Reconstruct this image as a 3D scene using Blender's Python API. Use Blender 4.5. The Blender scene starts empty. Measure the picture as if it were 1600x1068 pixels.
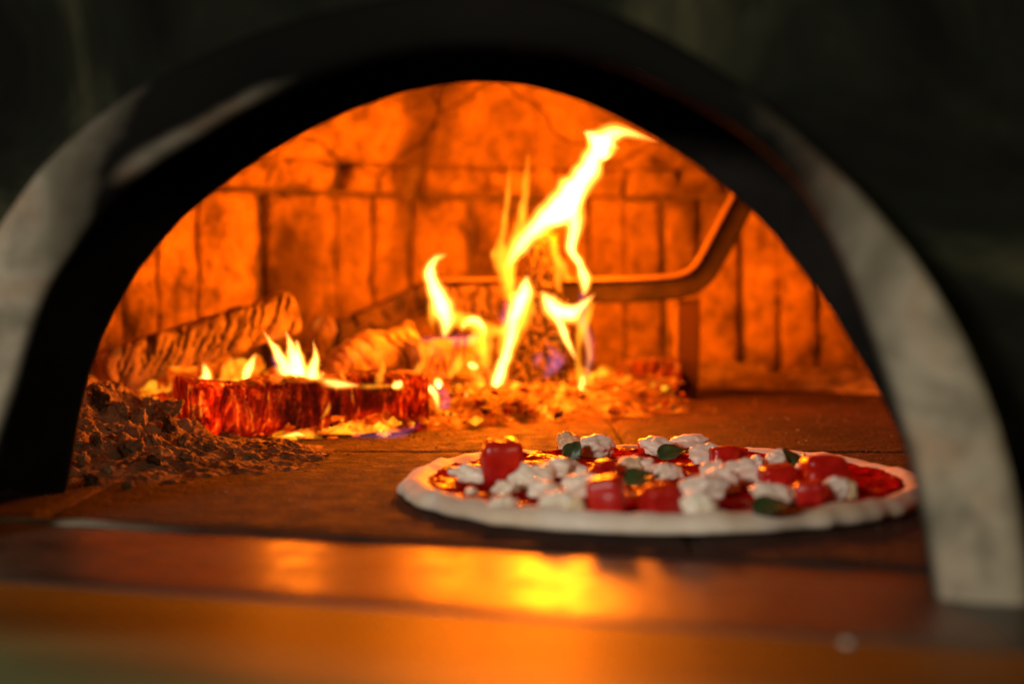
import bpy, math, random
from mathutils import Vector, noise, Matrix

# ------------------------------------------------------------------ render set-up
sc = bpy.context.scene
sc.render.engine = 'CYCLES'
sc.cycles.use_denoising = True
sc.cycles.max_bounces = 8
sc.cycles.diffuse_bounces = 4
sc.cycles.glossy_bounces = 3
sc.cycles.transparent_max_bounces = 64
sc.cycles.volume_bounces = 0
sc.cycles.sample_clamp_indirect = 1.0
sc.cycles.caustics_reflective = False
sc.cycles.caustics_refractive = False
sc.render.resolution_x, sc.render.resolution_y = 1024, 683
sc.view_settings.view_transform = 'Standard'
sc.view_settings.look = 'None'
sc.view_settings.gamma = 1.0
sc.view_settings.exposure = 0.0
sc.view_settings.use_curve_mapping = False

# ------------------------------------------------------------------ camera
CAM_H = 0.139
PITCH = math.radians(2.76)
FPX = 50.0 / 36.0 * 1600.0
cd = bpy.data.cameras.new('camera')
cam = bpy.data.objects.new('camera', cd)
sc.collection.objects.link(cam)
cam.location = (0, 0, CAM_H)
cam.rotation_euler = (math.pi / 2 - PITCH, 0, 0)
cd.lens, cd.sensor_width = 50.0, 36.0
cd.clip_start, cd.clip_end = 0.02, 50.0
cd.dof.use_dof = True
cd.dof.focus_distance = 1.06
cd.dof.aperture_fstop = 3.0
sc.camera = cam

# ------------------------------------------------------------------ world and kitchen light
w = bpy.data.worlds.new('World')
sc.world = w
w.use_nodes = True
w.node_tree.nodes['Background'].inputs[0].default_value = (0.75, 0.8, 0.7, 1)
w.node_tree.nodes['Background'].inputs[1].default_value = 0.004


def area_light(name, loc, target, size, power, col):
    l = bpy.data.lights.new(name, 'AREA')
    l.shape = 'RECTANGLE'
    l.size, l.size_y = size
    l.energy = power
    l.color = col
    o = bpy.data.objects.new(name, l)
    sc.collection.objects.link(o)
    o.location = loc
    o.rotation_euler = (Vector(target) - Vector(loc)).to_track_quat('-Z', 'Y').to_euler()
    return o


# two dim kitchen lamps on the cook's side, behind the camera
area_light('kitchen_lamp', (-0.95, -0.75, 0.62), (-0.1, 0.75, 0.08), (0.35, 0.2), 20.0, (1.0, 0.90, 0.77))
area_light('kitchen_lamp', (0.75, -0.85, 0.66), (0.15, 0.75, 0.05), (0.35, 0.2), 4.5, (1.0, 0.80, 0.46))

# ------------------------------------------------------------------ geometry helpers
YAW = math.radians(16.0)
NV = Vector((math.sin(YAW), math.cos(YAW), 0))     # into the oven through its mouth
TV = Vector((math.cos(YAW), -math.sin(YAW), 0))    # to the right along the mouth
MX0 = -0.226                                       # mouth middle along TV


def ray(px, py):
    x, v = (px - 800.0) / FPX, (534.0 - py) / FPX
    return Vector((x, math.cos(PITCH) + v * math.sin(PITCH), -math.sin(PITCH) + v * math.cos(PITCH)))


def at(px, py, d):
    r = ray(px, py)
    return Vector((0, 0, CAM_H)) + r * (d / r.y)


def flo(px, py, z=0.0):
    r = ray(px, py)
    return Vector((0, 0, CAM_H)) + r * ((z - CAM_H) / r.z)


def mouth(px, py, c):
    r = ray(px, py)
    return Vector((0, 0, CAM_H)) + r * (c / r.dot(NV))


def mw(x, y, z):
    """mouth coordinates -> world"""
    p = TV * x + NV * y
    return Vector((p.x, p.y, z))


def mesh_obj(name, verts, faces, mat=None, parent=None, smooth=True, attrs=None):
    me = bpy.data.meshes.new(name)
    me.from_pydata([tuple(v) for v in verts], [], faces)
    me.update()
    if smooth:
        me.polygons.foreach_set('use_smooth', [True] * len(me.polygons))
    if attrs:
        for k, vals in attrs.items():
            a = me.attributes.new(k, 'FLOAT', 'POINT')
            a.data.foreach_set('value', vals)
    o = bpy.data.objects.new(name, me)
    sc.collection.objects.link(o)
    if mat:
        me.materials.append(mat)
    if parent:
        o.parent = parent
    return o


def empty(name, loc=(0, 0, 0)):
    o = bpy.data.objects.new(name, None)
    o.empty_display_size = 0.02
    sc.collection.objects.link(o)
    o.location = loc
    return o


def tag(o, label=None, cat=None, group=None, kind=None):
    if label: o['label'] = label
    if cat: o['category'] = cat
    if group: o['group'] = group
    if kind: o['kind'] = kind
    return o


def adopt(o, parent):
    """parent without moving"""
    o.parent = parent
    o.matrix_parent_inverse = Matrix.Translation(parent.location).inverted() if parent.type == 'EMPTY' else Matrix.Identity(4)


def fbm(p, s, octv=3):
    v, a, q = 0.0, 1.0, p * s
    for _ in range(octv):
        v += a * noise.noise(q)
        q = q * 2.03 + Vector((3.1, 1.7, 5.3))
        a *= 0.5
    return v


def smooth01(a, b, x):
    if a == b: return 0.0 if x < a else 1.0
    t = min(1.0, max(0.0, (x - a) / (b - a)))
    return t * t * (3 - 2 * t)


def grid_faces(nu, nv, off=0, wrap=False):
    f = []
    for j in range(nv - 1):
        for i in range(nu if wrap else nu - 1):
            i2 = (i + 1) % nu
            f.append((off + j * nu + i, off + j * nu + i2, off + (j + 1) * nu + i2, off + (j + 1) * nu + i))
    return f


def crom(pts, n):
    """Catmull-Rom through tuples of floats"""
    out = []
    P = [pts[0]] + list(pts) + [pts[-1]]
    segs = len(pts) - 1
    for k in range(n):
        t = k / (n - 1) * segs
        i = min(int(t), segs - 1)
        u = t - i
        a, b, c, d = P[i], P[i + 1], P[i + 2], P[i + 3]
        out.append(tuple(0.5 * (2 * b[j] + (c[j] - a[j]) * u + (2 * a[j] - 5 * b[j] + 4 * c[j] - d[j]) * u * u
                                + (3 * b[j] - a[j] - 3 * c[j] + d[j]) * u ** 3) for j in range(len(a))))
    return out


# ------------------------------------------------------------------ materials
class NT:
    def __init__(self, name):
        self.m = bpy.data.materials.new(name)
        self.m.use_nodes = True
        self.t = self.m.node_tree
        self.t.nodes.clear()
        self.out = self.t.nodes.new('ShaderNodeOutputMaterial')

    def n(self, typ, **kw):
        nd = self.t.nodes.new(typ)
        for k, v in kw.items():
            if k in nd.inputs.keys():
                nd.inputs[k].default_value = v
            else:
                setattr(nd, k, v)
        return nd

    def l(self, a, b):
        self.t.links.new(a, b)

    def ramp(self, fac, stops):
        r = self.n('ShaderNodeValToRGB')
        e = r.color_ramp.elements
        while len(e) < len(stops): e.new(0.5)
        for i, (p, c) in enumerate(stops):
            e[i].position = p
            e[i].color = (*c, 1) if len(c) == 3 else c
        self.l(fac, r.inputs[0])
        return r.outputs[0]

    def noise(self, scale, detail=4, rough=0.55, vec=None, dist=0.0):
        nd = self.n('ShaderNodeTexNoise')
        nd.inputs['Scale'].default_value = scale
        nd.inputs['Detail'].default_value = detail
        nd.inputs['Roughness'].default_value = rough
        nd.inputs['Distortion'].default_value = dist
        self.l(vec if vec is not None else self.coord(), nd.inputs['Vector'])
        return nd.outputs['Fac']

    def coord(self):
        if not hasattr(self, '_c'):
            self._c = self.n('ShaderNodeTexCoord')
        return self._c.outputs['Object']

    def mapped(self, scale, vec=None, rot=(0, 0, 0)):
        mp = self.n('ShaderNodeMapping')
        mp.inputs['Scale'].default_value = scale
        mp.inputs['Rotation'].default_value = rot
        self.l(vec if vec is not None else self.coord(), mp.inputs[0])
        return mp.outputs[0]

    def mix(self, fac, a, b, mode='MIX'):
        m = self.n('ShaderNodeMix', data_type='RGBA', blend_type=mode)
        for sock, v in ((m.inputs[0], fac), (m.inputs[6], a), (m.inputs[7], b)):
            if isinstance(v, (int, float)): sock.default_value = v
            elif isinstance(v, tuple): sock.default_value = (*v, 1)
            else: self.l(v, sock)
        return m.outputs[2]

    def math(self, op, a, b=0.0, clamp=False):
        m = self.n('ShaderNodeMath', operation=op, use_clamp=clamp)
        for s, v in ((m.inputs[0], a), (m.inputs[1], b)):
            if isinstance(v, (int, float)): s.default_value = v
            else: self.l(v, s)
        return m.outputs[0]

    def attr(self, name):
        a = self.n('ShaderNodeAttribute')
        a.attribute_name = name
        return a.outputs['Fac']

    def bump(self, h, strength=0.5, dist=0.002):
        b = self.n('ShaderNodeBump')
        b.inputs['Strength'].default_value = strength
        b.inputs['Distance'].default_value = dist
        self.l(h, b.inputs['Height'])
        return b.outputs[0]

    def bsdf(self, col, rough=0.8, normal=None, metallic=0.0, spec=0.5, ecol=None, estr=None, sss=0.0, coat=0.0, ior=None):
        b = self.n('ShaderNodeBsdfPrincipled')
        for s, v in (('Base Color', col), ('Roughness', rough), ('Metallic', metallic), ('Specular IOR Level', spec),
                     ('Emission Color', ecol), ('Emission Strength', estr), ('Subsurface Weight', sss), ('Coat Weight', coat), ('IOR', ior)):
            if v is None: continue
            if isinstance(v, (int, float)): b.inputs[s].default_value = v
            elif isinstance(v, tuple): b.inputs[s].default_value = (*v, 1)
            else: self.l(v, b.inputs[s])
        if sss:
            b.inputs['Subsurface Radius'].default_value = (0.004, 0.003, 0.002)
            b.inputs['Subsurface Scale'].default_value = 1.0
        if ecol is not None: self.m.cycles.emission_sampling = 'NONE'
        if normal is not None: self.l(normal, b.inputs['Normal'])
        self.l(b.outputs[0], self.out.inputs['Surface'])
        return self.m


def mat_brick(name, tone, cracks=False):
    k = NT(name)
    v = k.mapped((1, 1, 1))
    k._c  # object coords; the pieces are built in world space so the pattern runs on
    info = k.n('ShaderNodeObjectInfo')
    n1 = k.noise(19, 7, 0.66)
    n2 = k.noise(60, 5, 0.65)
    n3 = k.noise(6, 4, 0.6, k.mapped((1.0, 1.0, 0.45)))
    c = k.ramp(n1, [(0.36, tuple(x * 0.30 for x in tone)), (0.5, tone), (0.68, tuple(min(0.8, x * 1.55) for x in tone))])
    c = k.mix(k.ramp(info.outputs['Random'], [(0, (0, 0, 0)), (1, (0.5, 0.5, 0.5))]), c, tuple(x * 0.7 for x in tone))
    soot = k.ramp(n3, [(0.50, (0, 0, 0)), (0.64, (1, 1, 1))])
    c = k.mix(k.math('MULTIPLY', soot, 0.8), c, (0.035, 0.022, 0.015))
    pit = k.ramp(n2, [(0.28, (0.35, 0.35, 0.35)), (0.5, (1, 1, 1))])
    c = k.mix(0.85, c, pit, 'MULTIPLY')
    h = k.math('ADD', k.math('MULTIPLY', n1, 0.5), n2)
    if cracks:
        wn = k.n('ShaderNodeTexNoise')
        wn.inputs['Scale'].default_value = 9.0
        wn.inputs['Detail'].default_value = 4.0
        k.l(k.coord(), wn.inputs['Vector'])
        va = k.n('ShaderNodeVectorMath', operation='MULTIPLY_ADD')
        k.l(wn.outputs['Color'], va.inputs[0]); va.inputs[1].default_value = (0.16, 0.16, 0.16); k.l(k.coord(), va.inputs[2])
        vo = k.n('ShaderNodeTexVoronoi', feature='DISTANCE_TO_EDGE')
        vo.inputs['Scale'].default_value = 4.5
        k.l(va.outputs[0], vo.inputs['Vector'])
        cr = k.ramp(vo.outputs['Distance'], [(0.0, (0, 0, 0)), (0.014, (1, 1, 1))])
        c = k.mix(0.3, c, cr, 'MULTIPLY')
        h = k.math('ADD', h, k.math('MULTIPLY', cr, 0.6))
    return k.bsdf(c, 0.92, k.bump(h, 1.0, 0.009), spec=0.1)


M = {}
M['brick'] = mat_brick('fire_brick', (0.34, 0.21, 0.07))
M['vault'] = mat_brick('vault_brick', (0.30, 0.185, 0.06), cracks=True)
k = NT('mortar')
k.bsdf(k.ramp(k.noise(60, 4), [(0.3, (0.05, 0.035, 0.025)), (0.7, (0.14, 0.10, 0.075))]), 0.95, k.bump(k.noise(90, 4), 0.8, 0.004), spec=0.1)
M['mortar'] = k.m

k = NT('oven_floor_tile')
n1, n2, n3 = k.noise(6, 7, 0.7), k.noise(55, 6, 0.7), k.noise(220, 4, 0.6)
c = k.ramp(n1, [(0.32, (0.014, 0.0055, 0.0035)), (0.5, (0.044, 0.017, 0.010)), (0.7, (0.085, 0.037, 0.023))])
c = k.mix(k.ramp(n2, [(0.5, (0, 0, 0)), (0.66, (0.85, 0.85, 0.85))]), c, (0.03, 0.022, 0.017))
c = k.mix(k.ramp(n3, [(0.6, (0, 0, 0)), (0.72, (0.4, 0.4, 0.4))]), c, (0.22, 0.18, 0.145))
h = k.math('ADD', n2, k.math('MULTIPLY', n3, 0.6))
M['floor'] = k.bsdf(c, k.ramp(n2, [(0.3, (0.6, 0.6, 0.6)), (0.6, (0.95, 0.95, 0.95))]), k.bump(h, 1.0, 0.007), spec=0.18)

k = NT('stone_arch')
soot = k.attr('soot')  # soot stain; its low values also carry a painted edge highlight
n1, n2, n3 = k.noise(11, 5, 0.6, dist=0.6), k.noise(38, 5, 0.65), k.noise(5, 3, 0.5)
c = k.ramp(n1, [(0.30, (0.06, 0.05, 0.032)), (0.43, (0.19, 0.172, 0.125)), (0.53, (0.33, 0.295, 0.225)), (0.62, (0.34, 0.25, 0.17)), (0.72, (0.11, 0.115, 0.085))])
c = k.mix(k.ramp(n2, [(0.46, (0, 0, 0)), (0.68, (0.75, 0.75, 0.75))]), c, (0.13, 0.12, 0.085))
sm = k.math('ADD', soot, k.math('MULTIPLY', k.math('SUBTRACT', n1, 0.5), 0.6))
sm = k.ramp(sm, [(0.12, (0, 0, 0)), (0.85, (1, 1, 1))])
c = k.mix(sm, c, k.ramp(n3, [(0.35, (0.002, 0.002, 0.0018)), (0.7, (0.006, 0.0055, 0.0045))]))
M['arch'] = k.bsdf(c, 0.85, k.bump(n2, 0.6, 0.004), spec=0.05)

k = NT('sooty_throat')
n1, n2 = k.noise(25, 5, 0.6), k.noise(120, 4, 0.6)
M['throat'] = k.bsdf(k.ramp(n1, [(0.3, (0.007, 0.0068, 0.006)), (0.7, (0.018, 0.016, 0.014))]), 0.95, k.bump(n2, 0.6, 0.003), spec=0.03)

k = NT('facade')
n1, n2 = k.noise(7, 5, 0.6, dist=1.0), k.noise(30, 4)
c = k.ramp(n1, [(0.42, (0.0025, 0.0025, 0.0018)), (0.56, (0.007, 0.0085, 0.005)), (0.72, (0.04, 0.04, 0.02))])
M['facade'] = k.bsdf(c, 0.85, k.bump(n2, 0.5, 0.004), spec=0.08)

k = NT('polished_sill')
n1 = k.noise(6, 5, 0.6, k.mapped((1, 3, 1), rot=(0, 0, YAW)))
n2 = k.noise(60, 4, 0.6)
c = k.ramp(n1, [(0.35, (0.018, 0.014, 0.010)), (0.65, (0.055, 0.04, 0.026))])
r = k.ramp(n2, [(0.3, (0.32, 0.32, 0.32)), (0.7, (0.50, 0.50, 0.50))])
M['sill'] = k.bsdf(c, r, k.bump(n2, 0.12, 0.001), spec=0.5, ior=1.75)

k = NT('brushed_counter')
n1 = k.noise(5, 5, 0.6, k.mapped((1, 6, 1), rot=(0, 0, YAW)))
n2 = k.noise(160, 4, 0.6, k.mapped((0.15, 1, 1), rot=(0, 0, YAW)))
c = k.ramp(n1, [(0.3, (0.05, 0.08, 0.036)), (0.7, (0.12, 0.18, 0.08))])
M['counter'] = k.bsdf(c, 0.55, k.bump(n2, 0.15, 0.001), spec=0.14)

k = NT('worn_lip')
lip = k.attr('soot')
n1 = k.noise(24, 5, 0.65)
c = k.ramp(n1, [(0.3, (0.08, 0.065, 0.045)), (0.7, (0.30, 0.26, 0.19))])
c = k.mix(k.math('ADD', lip, k.math('MULTIPLY', k.math('SUBTRACT', n1, 0.5), 1.2), True), c, (0.025, 0.013, 0.008))
M['lip'] = k.bsdf(c, 0.7, k.bump(n1, 0.5, 0.002), spec=0.25)

k = NT('iron')
n1, n2 = k.noise(30, 5, 0.6), k.noise(150, 3)
M['iron'] = k.bsdf(k.ramp(n1, [(0.35, (0.008, 0.006, 0.005)), (0.7, (0.03, 0.02, 0.015))]), 0.85, k.bump(n2, 0.4, 0.001), spec=0.12)
M['iron_leg_lit'] = NT('painted_firelit_leg').bsdf((0.05, 0.024, 0.013), 0.85, spec=0.1)  # browner than the bar: orange firelight on the legs is put into the colour
M['iron_rim_lit'] = NT('painted_firelit_rim').bsdf((0.15, 0.09, 0.05), 0.75, spec=0.25)  # lighter iron colour painting the firelight along bar top and leg sides


def mat_char(name, wood, dark, glow=None, gstr=0.0, groove_glow=0.0):
    k = NT(name)
    g = k.attr('groove')
    n1, n2 = k.noise(45, 5, 0.65), k.noise(160, 4)
    c = k.ramp(n1, [(0.34, tuple(x * 0.45 for x in wood)), (0.5, tuple(x * 0.8 for x in wood)), (0.68, wood)])
    c = k.mix(k.ramp(g, [(0.25, (0, 0, 0)), (0.7, (1, 1, 1))]), c, dark)
    e = None
    es = None
    if glow:
        hot = k.noise(28, 4, 0.6)
        e = k.ramp(hot, [(0.35, (0.5, 0.012, 0.0)), (0.55, glow), (0.72, (1.0, 0.36, 0.03))])
        s = k.ramp(hot, [(0.40, (0, 0, 0)), (0.62, (0.35, 0.35, 0.35)), (0.78, (1, 1, 1))])
        gl = k.attr('glow')
        es = k.math('MULTIPLY', k.math('ADD', k.math('MULTIPLY', s, gl), k.math('MULTIPLY', k.math('MULTIPLY', g, groove_glow), gl)), gstr)
    return k.bsdf(c, 0.85, k.bump(n2, 0.5, 0.002), spec=0.15, ecol=e, estr=es)


M['log_ash'] = mat_char('ash_grey_charred_wood', (0.34, 0.24, 0.15), (0.055, 0.036, 0.024), (1.0, 0.10, 0.008), 2.2, 0.05)
M['log_black'] = mat_char('black_charred_wood', (0.06, 0.038, 0.023), (0.002, 0.002, 0.002), (1.0, 0.12, 0.01), 1.2, 0.1)
M['log_brown'] = mat_char('brown_charred_wood', (0.12, 0.075, 0.045), (0.02, 0.014, 0.010), (1.0, 0.12, 0.01), 1.5, 0.3)
M['stick'] = mat_char('dark_stick', (0.05, 0.05, 0.055), (0.006, 0.005, 0.005))

# glowing log: red heart with brighter upright streaks
k = NT('glowing_ember_wood')
v = k.mapped((120, 120, 24), rot=(0, 0.32, 0))
hot = k.noise(1.0, 5, 0.6, v, 0.8)
h2 = k.noise(34, 6, 0.75)
e = k.ramp(hot, [(0.34, (0.16, 0.0, 0.0)), (0.50, (0.6, 0.008, 0.0)), (0.60, (1.0, 0.045, 0.001)), (0.74, (1.0, 0.36, 0.02))])
s = k.ramp(hot, [(0.32, (0.10, 0.10, 0.10)), (0.52, (0.28, 0.28, 0.28)), (0.63, (0.55, 0.55, 0.55)), (0.76, (1, 1, 1))])
es = k.math('MULTIPLY', k.math('MULTIPLY', s, k.ramp(h2, [(0.38, (0.16, 0.16, 0.16)), (0.62, (1.3, 1.3, 1.3))])), k.math('MULTIPLY', k.attr('glow'), 3.6))
M['log_glow'] = k.bsdf((0.05, 0.03, 0.025), 0.8, k.bump(hot, 0.5, 0.0015), spec=0.1, ecol=e, estr=es)


def mat_ember(name, lo, mid, hi, st, bias):
    k = NT(name)
    inf = k.n('ShaderNodeObjectInfo')
    n = k.noise(38, 4, 0.65, dist=0.5)
    n2 = k.noise(11, 3, 0.6)
    q = k.math('ADD', k.math('ADD', k.math('MULTIPLY', n, 0.7), k.math('MULTIPLY', n2, 0.5)), bias)
    e = k.ramp(q, [(0.42, lo), (0.58, mid), (0.75, hi)])
    s = k.ramp(q, [(0.40, (0.0, 0, 0)), (0.55, (0.22, 0.22, 0.22)), (0.80, (1, 1, 1))])
    return k.bsdf((0.035, 0.022, 0.015), 0.9, k.bump(n, 0.7, 0.004), spec=0.1, ecol=e, estr=k.math('MULTIPLY', s, st))


M['ember_hot'] = mat_ember('yellow_hot_ember', (0.8, 0.05, 0.0), (1.0, 0.24, 0.004), (1.0, 0.46, 0.02), 2.4, 0.03)
M['ember'] = mat_ember('orange_ember', (0.4, 0.006, 0.0), (1.0, 0.085, 0.001), (1.0, 0.34, 0.01), 2.2, -0.02)
M['ember_red'] = mat_ember('red_ember', (0.22, 0.001, 0.0), (0.8, 0.012, 0.0), (1.0, 0.11, 0.002), 1.6, 0.0)

k = NT('ash_clods')
n1, n2 = k.noise(40, 6, 0.7), k.noise(240, 4)
c = k.ramp(n1, [(0.3, (0.05, 0.034, 0.024)), (0.5, (0.26, 0.185, 0.125)), (0.72, (0.46, 0.35, 0.25))])
M['ash'] = k.bsdf(c, 0.95, k.bump(n2, 0.8, 0.003), spec=0.1)
M['clod'] = NT('dark_clod')
k = M['clod']
n1, n2 = k.noise(60, 6, 0.7), k.noise(260, 4)
M['clod'] = k.bsdf(k.ramp(n1, [(0.35, (0.02, 0.014, 0.01)), (0.7, (0.13, 0.09, 0.065))]), 0.95, k.bump(n2, 0.8, 0.003), spec=0.1)

k = NT('raw_dough')
n1, n2 = k.noise(22, 4), k.noise(120, 4)
toast = k.ramp(k.noise(16, 5, 0.65), [(0.5, (0, 0, 0)), (0.66, (0.7, 0.7, 0.7))])
c = k.mix(toast, k.ramp(n1, [(0.3, (0.56, 0.45, 0.35)), (0.7, (0.80, 0.73, 0.64))]), (0.60, 0.42, 0.22))
M['dough'] = k.bsdf(c, 0.6, k.bump(n2, 0.2, 0.001), spec=0.3, sss=0.15)
k = NT('tomato_sauce')
n1, n2 = k.noise(55, 5, 0.6), k.noise(150, 4)
c = k.ramp(n1, [(0.3, (0.20, 0.004, 0.003)), (0.55, (0.34, 0.010, 0.005)), (0.75, (0.42, 0.045, 0.012))])
M['sauce'] = k.bsdf(c, 0.28, k.bump(k.math('ADD', n1, k.math('MULTIPLY', n2, 0.5)), 1.0, 0.008), spec=k.ramp(k.noise(45, 3), [(0.56, (0, 0, 0)), (0.66, (0.5, 0.5, 0.5))]), ior=1.3)
k = NT('tomato_flesh')
n1 = k.noise(60, 4)
M['tomato'] = k.bsdf(k.ramp(n1, [(0.3, (0.38, 0.006, 0.005)), (0.7, (0.58, 0.02, 0.010))]), 0.3, k.bump(n1, 0.25, 0.002), spec=0.5, sss=0.1)
k = NT('mozzarella')
n1, n2 = k.noise(70, 4), k.noise(260, 3)
M['cheese'] = k.bsdf(k.ramp(n1, [(0.3, (0.74, 0.63, 0.49)), (0.6, (0.86, 0.79, 0.67))]), 0.38, k.bump(n2, 0.25, 0.0012), spec=0.45, sss=0.2)
k = NT('browned_mozzarella')
M['cheese_gold'] = k.bsdf(k.ramp(k.noise(80, 4), [(0.3, (0.50, 0.36, 0.16)), (0.65, (0.76, 0.66, 0.45))]), 0.35, spec=0.45, sss=0.15)
k = NT('basil')
n1 = k.noise(90, 4)
M['basil'] = k.bsdf(k.ramp(n1, [(0.3, (0.022, 0.045, 0.012)), (0.7, (0.06, 0.10, 0.03))]), 0.4, k.bump(n1, 0.3, 0.001), spec=0.4)


def mat_flame(name, col, strength, lo=None, hi=None):
    k = NT(name)
    e = k.n('ShaderNodeEmission')
    e.inputs['Color'].default_value = (*col, 1)
    e.inputs['Strength'].default_value = strength
    if lo is not None:
        n = k.noise(1.0, 3, 0.6, k.mapped((95, 60, 26), rot=(0, 0.45, 0)), 0.8)
        r = k.ramp(n, [(0.36, (lo, lo, lo)), (0.62, (hi, hi, hi))])
        k.l(k.math('MULTIPLY', r, strength), e.inputs['Strength'])
    k.l(e.outputs[0], k.out.inputs['Volume'])
    return k.m


FC = (1.0, 0.31, 0.03)
M['f_core'] = mat_flame('flame_white_core', (1.0, 0.35, 0.07), 850)
M['f_mid'] = mat_flame('flame_yellow', FC, 240)
M['f_halo'] = mat_flame('flame_orange_edge', (1.0, 0.20, 0.006), 30)
M['f_dim'] = mat_flame('flame_thin_yellow', (1.0, 0.34, 0.014), 150, 0.35, 1.0)
M['f_blue'] = mat_flame('flame_violet_root', (0.42, 0.24, 0.85), 11)

# ================================================================== THE OVEN
C = mw(MX0, 1.24, 0)
R = 0.55
WALL_H = 0.234
YB_IN = 0.80        # inner face of the wall that holds the opening


def wall_angle(px):
    r = ray(px, 427)
    d = Vector((r.x, r.y)).normalized()
    c = Vector((C.x, C.y))
    b = d.dot(c)
    s = b + math.sqrt(max(0, b * b - c.dot(c) + R * R))
    p = d * s - c
    return math.atan2(p.y, p.x)


def dome_rz(t):
    return R * math.cos(t), WALL_H + 0.30 * math.sin(t)


# --- floor slab under the tiles
def box_verts(x0, x1, y0, y1, z0, z1):
    return [Vector(p) for p in ((x0, y0, z0), (x1, y0, z0), (x1, y1, z0), (x0, y1, z0), (x0, y0, z1), (x1, y0, z1), (x1, y1, z1), (x0, y1, z1))]


BOXF = [(0, 3, 2, 1), (4, 5, 6, 7), (0, 1, 5, 4), (1, 2, 6, 5), (2, 3, 7, 6), (3, 0, 4, 7)]

fl = mesh_obj('oven_floor', [mw(MX0 + a, b, c) for a, b, c in
              [(-.62, .70, -.05), (.62, .70, -.05), (.62, 1.85, -.05), (-.62, 1.85, -.05),
               (-.62, .70, -.004), (.62, .70, -.004), (.62, 1.85, -.004), (-.62, 1.85, -.004)]], BOXF, M['mortar'], smooth=False)
tag(fl, 'sooty brown brick floor of the oven', kind='structure')


def tile(x0, x1, y0, y1, seed):
    nx, ny = max(6, int((x1 - x0) / 0.005)), max(6, int((y1 - y0) / 0.005))
    V = []
    for j in range(ny):
        for i in range(nx):
            x, y = x0 + (x1 - x0) * i / (nx - 1), y0 + (y1 - y0) * j / (ny - 1)
            e = min(x - x0, x1 - x, y - y0, y1 - y)
            z = 0.0007 * fbm(Vector((x, y, seed)), 45, 3) + 0.0006 * fbm(Vector((x, y, 0)), 9, 2)
            z -= 0.003 * (1 - smooth01(0, 0.004 + 0.002 * noise.noise(Vector((x * 60, y * 60, 2))), e))
            V.append(Vector((x, y, z)))
    F = grid_faces(nx, ny)
    n0 = len(V)
    ring = [i for i in range(nx)] + [j * nx + nx - 1 for j in range(1, ny)] + [(ny - 1) * nx + i for i in range(nx - 2, -1, -1)] + [j * nx for j in range(ny - 2, 0, -1)]
    for q in ring: V.append(Vector((V[q].x, V[q].y, -0.0045)))
    m = len(ring)
    for q in range(m):
        F.append((ring[(q + 1) % m], ring[q], n0 + q, n0 + (q + 1) % m))
    o = mesh_obj('floor_tile', V, F, M['floor'])
    return o


# tiles are laid square to the left/right axis of the chamber; the front row is cut along the mouth
TJX = [-0.62, -0.27, 0.095, 0.46, 0.8]
TJY = [0.70, 1.105, 1.507, 1.86]
for a in range(len(TJX) - 1):
    for b in range(len(TJY) - 1):
        o = tile(TJX[a] + .0012, TJX[a + 1] - .0012, TJY[b] + .0012, TJY[b + 1] - .0012, a * 7 + b)
        if b == 0:
            # stretch the front edge so the first row follows the line of the mouth
            me = o.data
            for v in me.vertices:
                yf = (0.701 - v.co.x * math.sin(YAW)) / math.cos(YAW)
                t = (TJY[1] - v.co.y) / (TJY[1] - TJY[0])
                v.co.y = TJY[1] + (yf - TJY[1]) * min(1.0, t)
        adopt(o, fl)

# --- chamber wall: mortar shell with soldier bricks
NA = 96
a_lo, a_hi = math.radians(-62), math.radians(210)
V, F = [], []
prof = [(R + 0.012, -0.01), (R + 0.012, 0.12), (R + 0.012, WALL_H + .004)]
for (r_, z_) in prof:
    for i in range(NA):
        a = a_lo + (a_hi - a_lo) * i / (NA - 1)
        p = Vector((C.x + r_ * math.cos(a), C.y + r_ * math.sin(a), z_))
        V.append(p)
F = [f for f in grid_faces(NA, len(prof)) if min(V[q].dot(NV) for q in f) > YB_IN]
wall = tag(mesh_obj('oven_wall', V, F, M['mortar']), 'curved back wall of upright fire bricks glowing orange', kind='structure')


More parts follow.
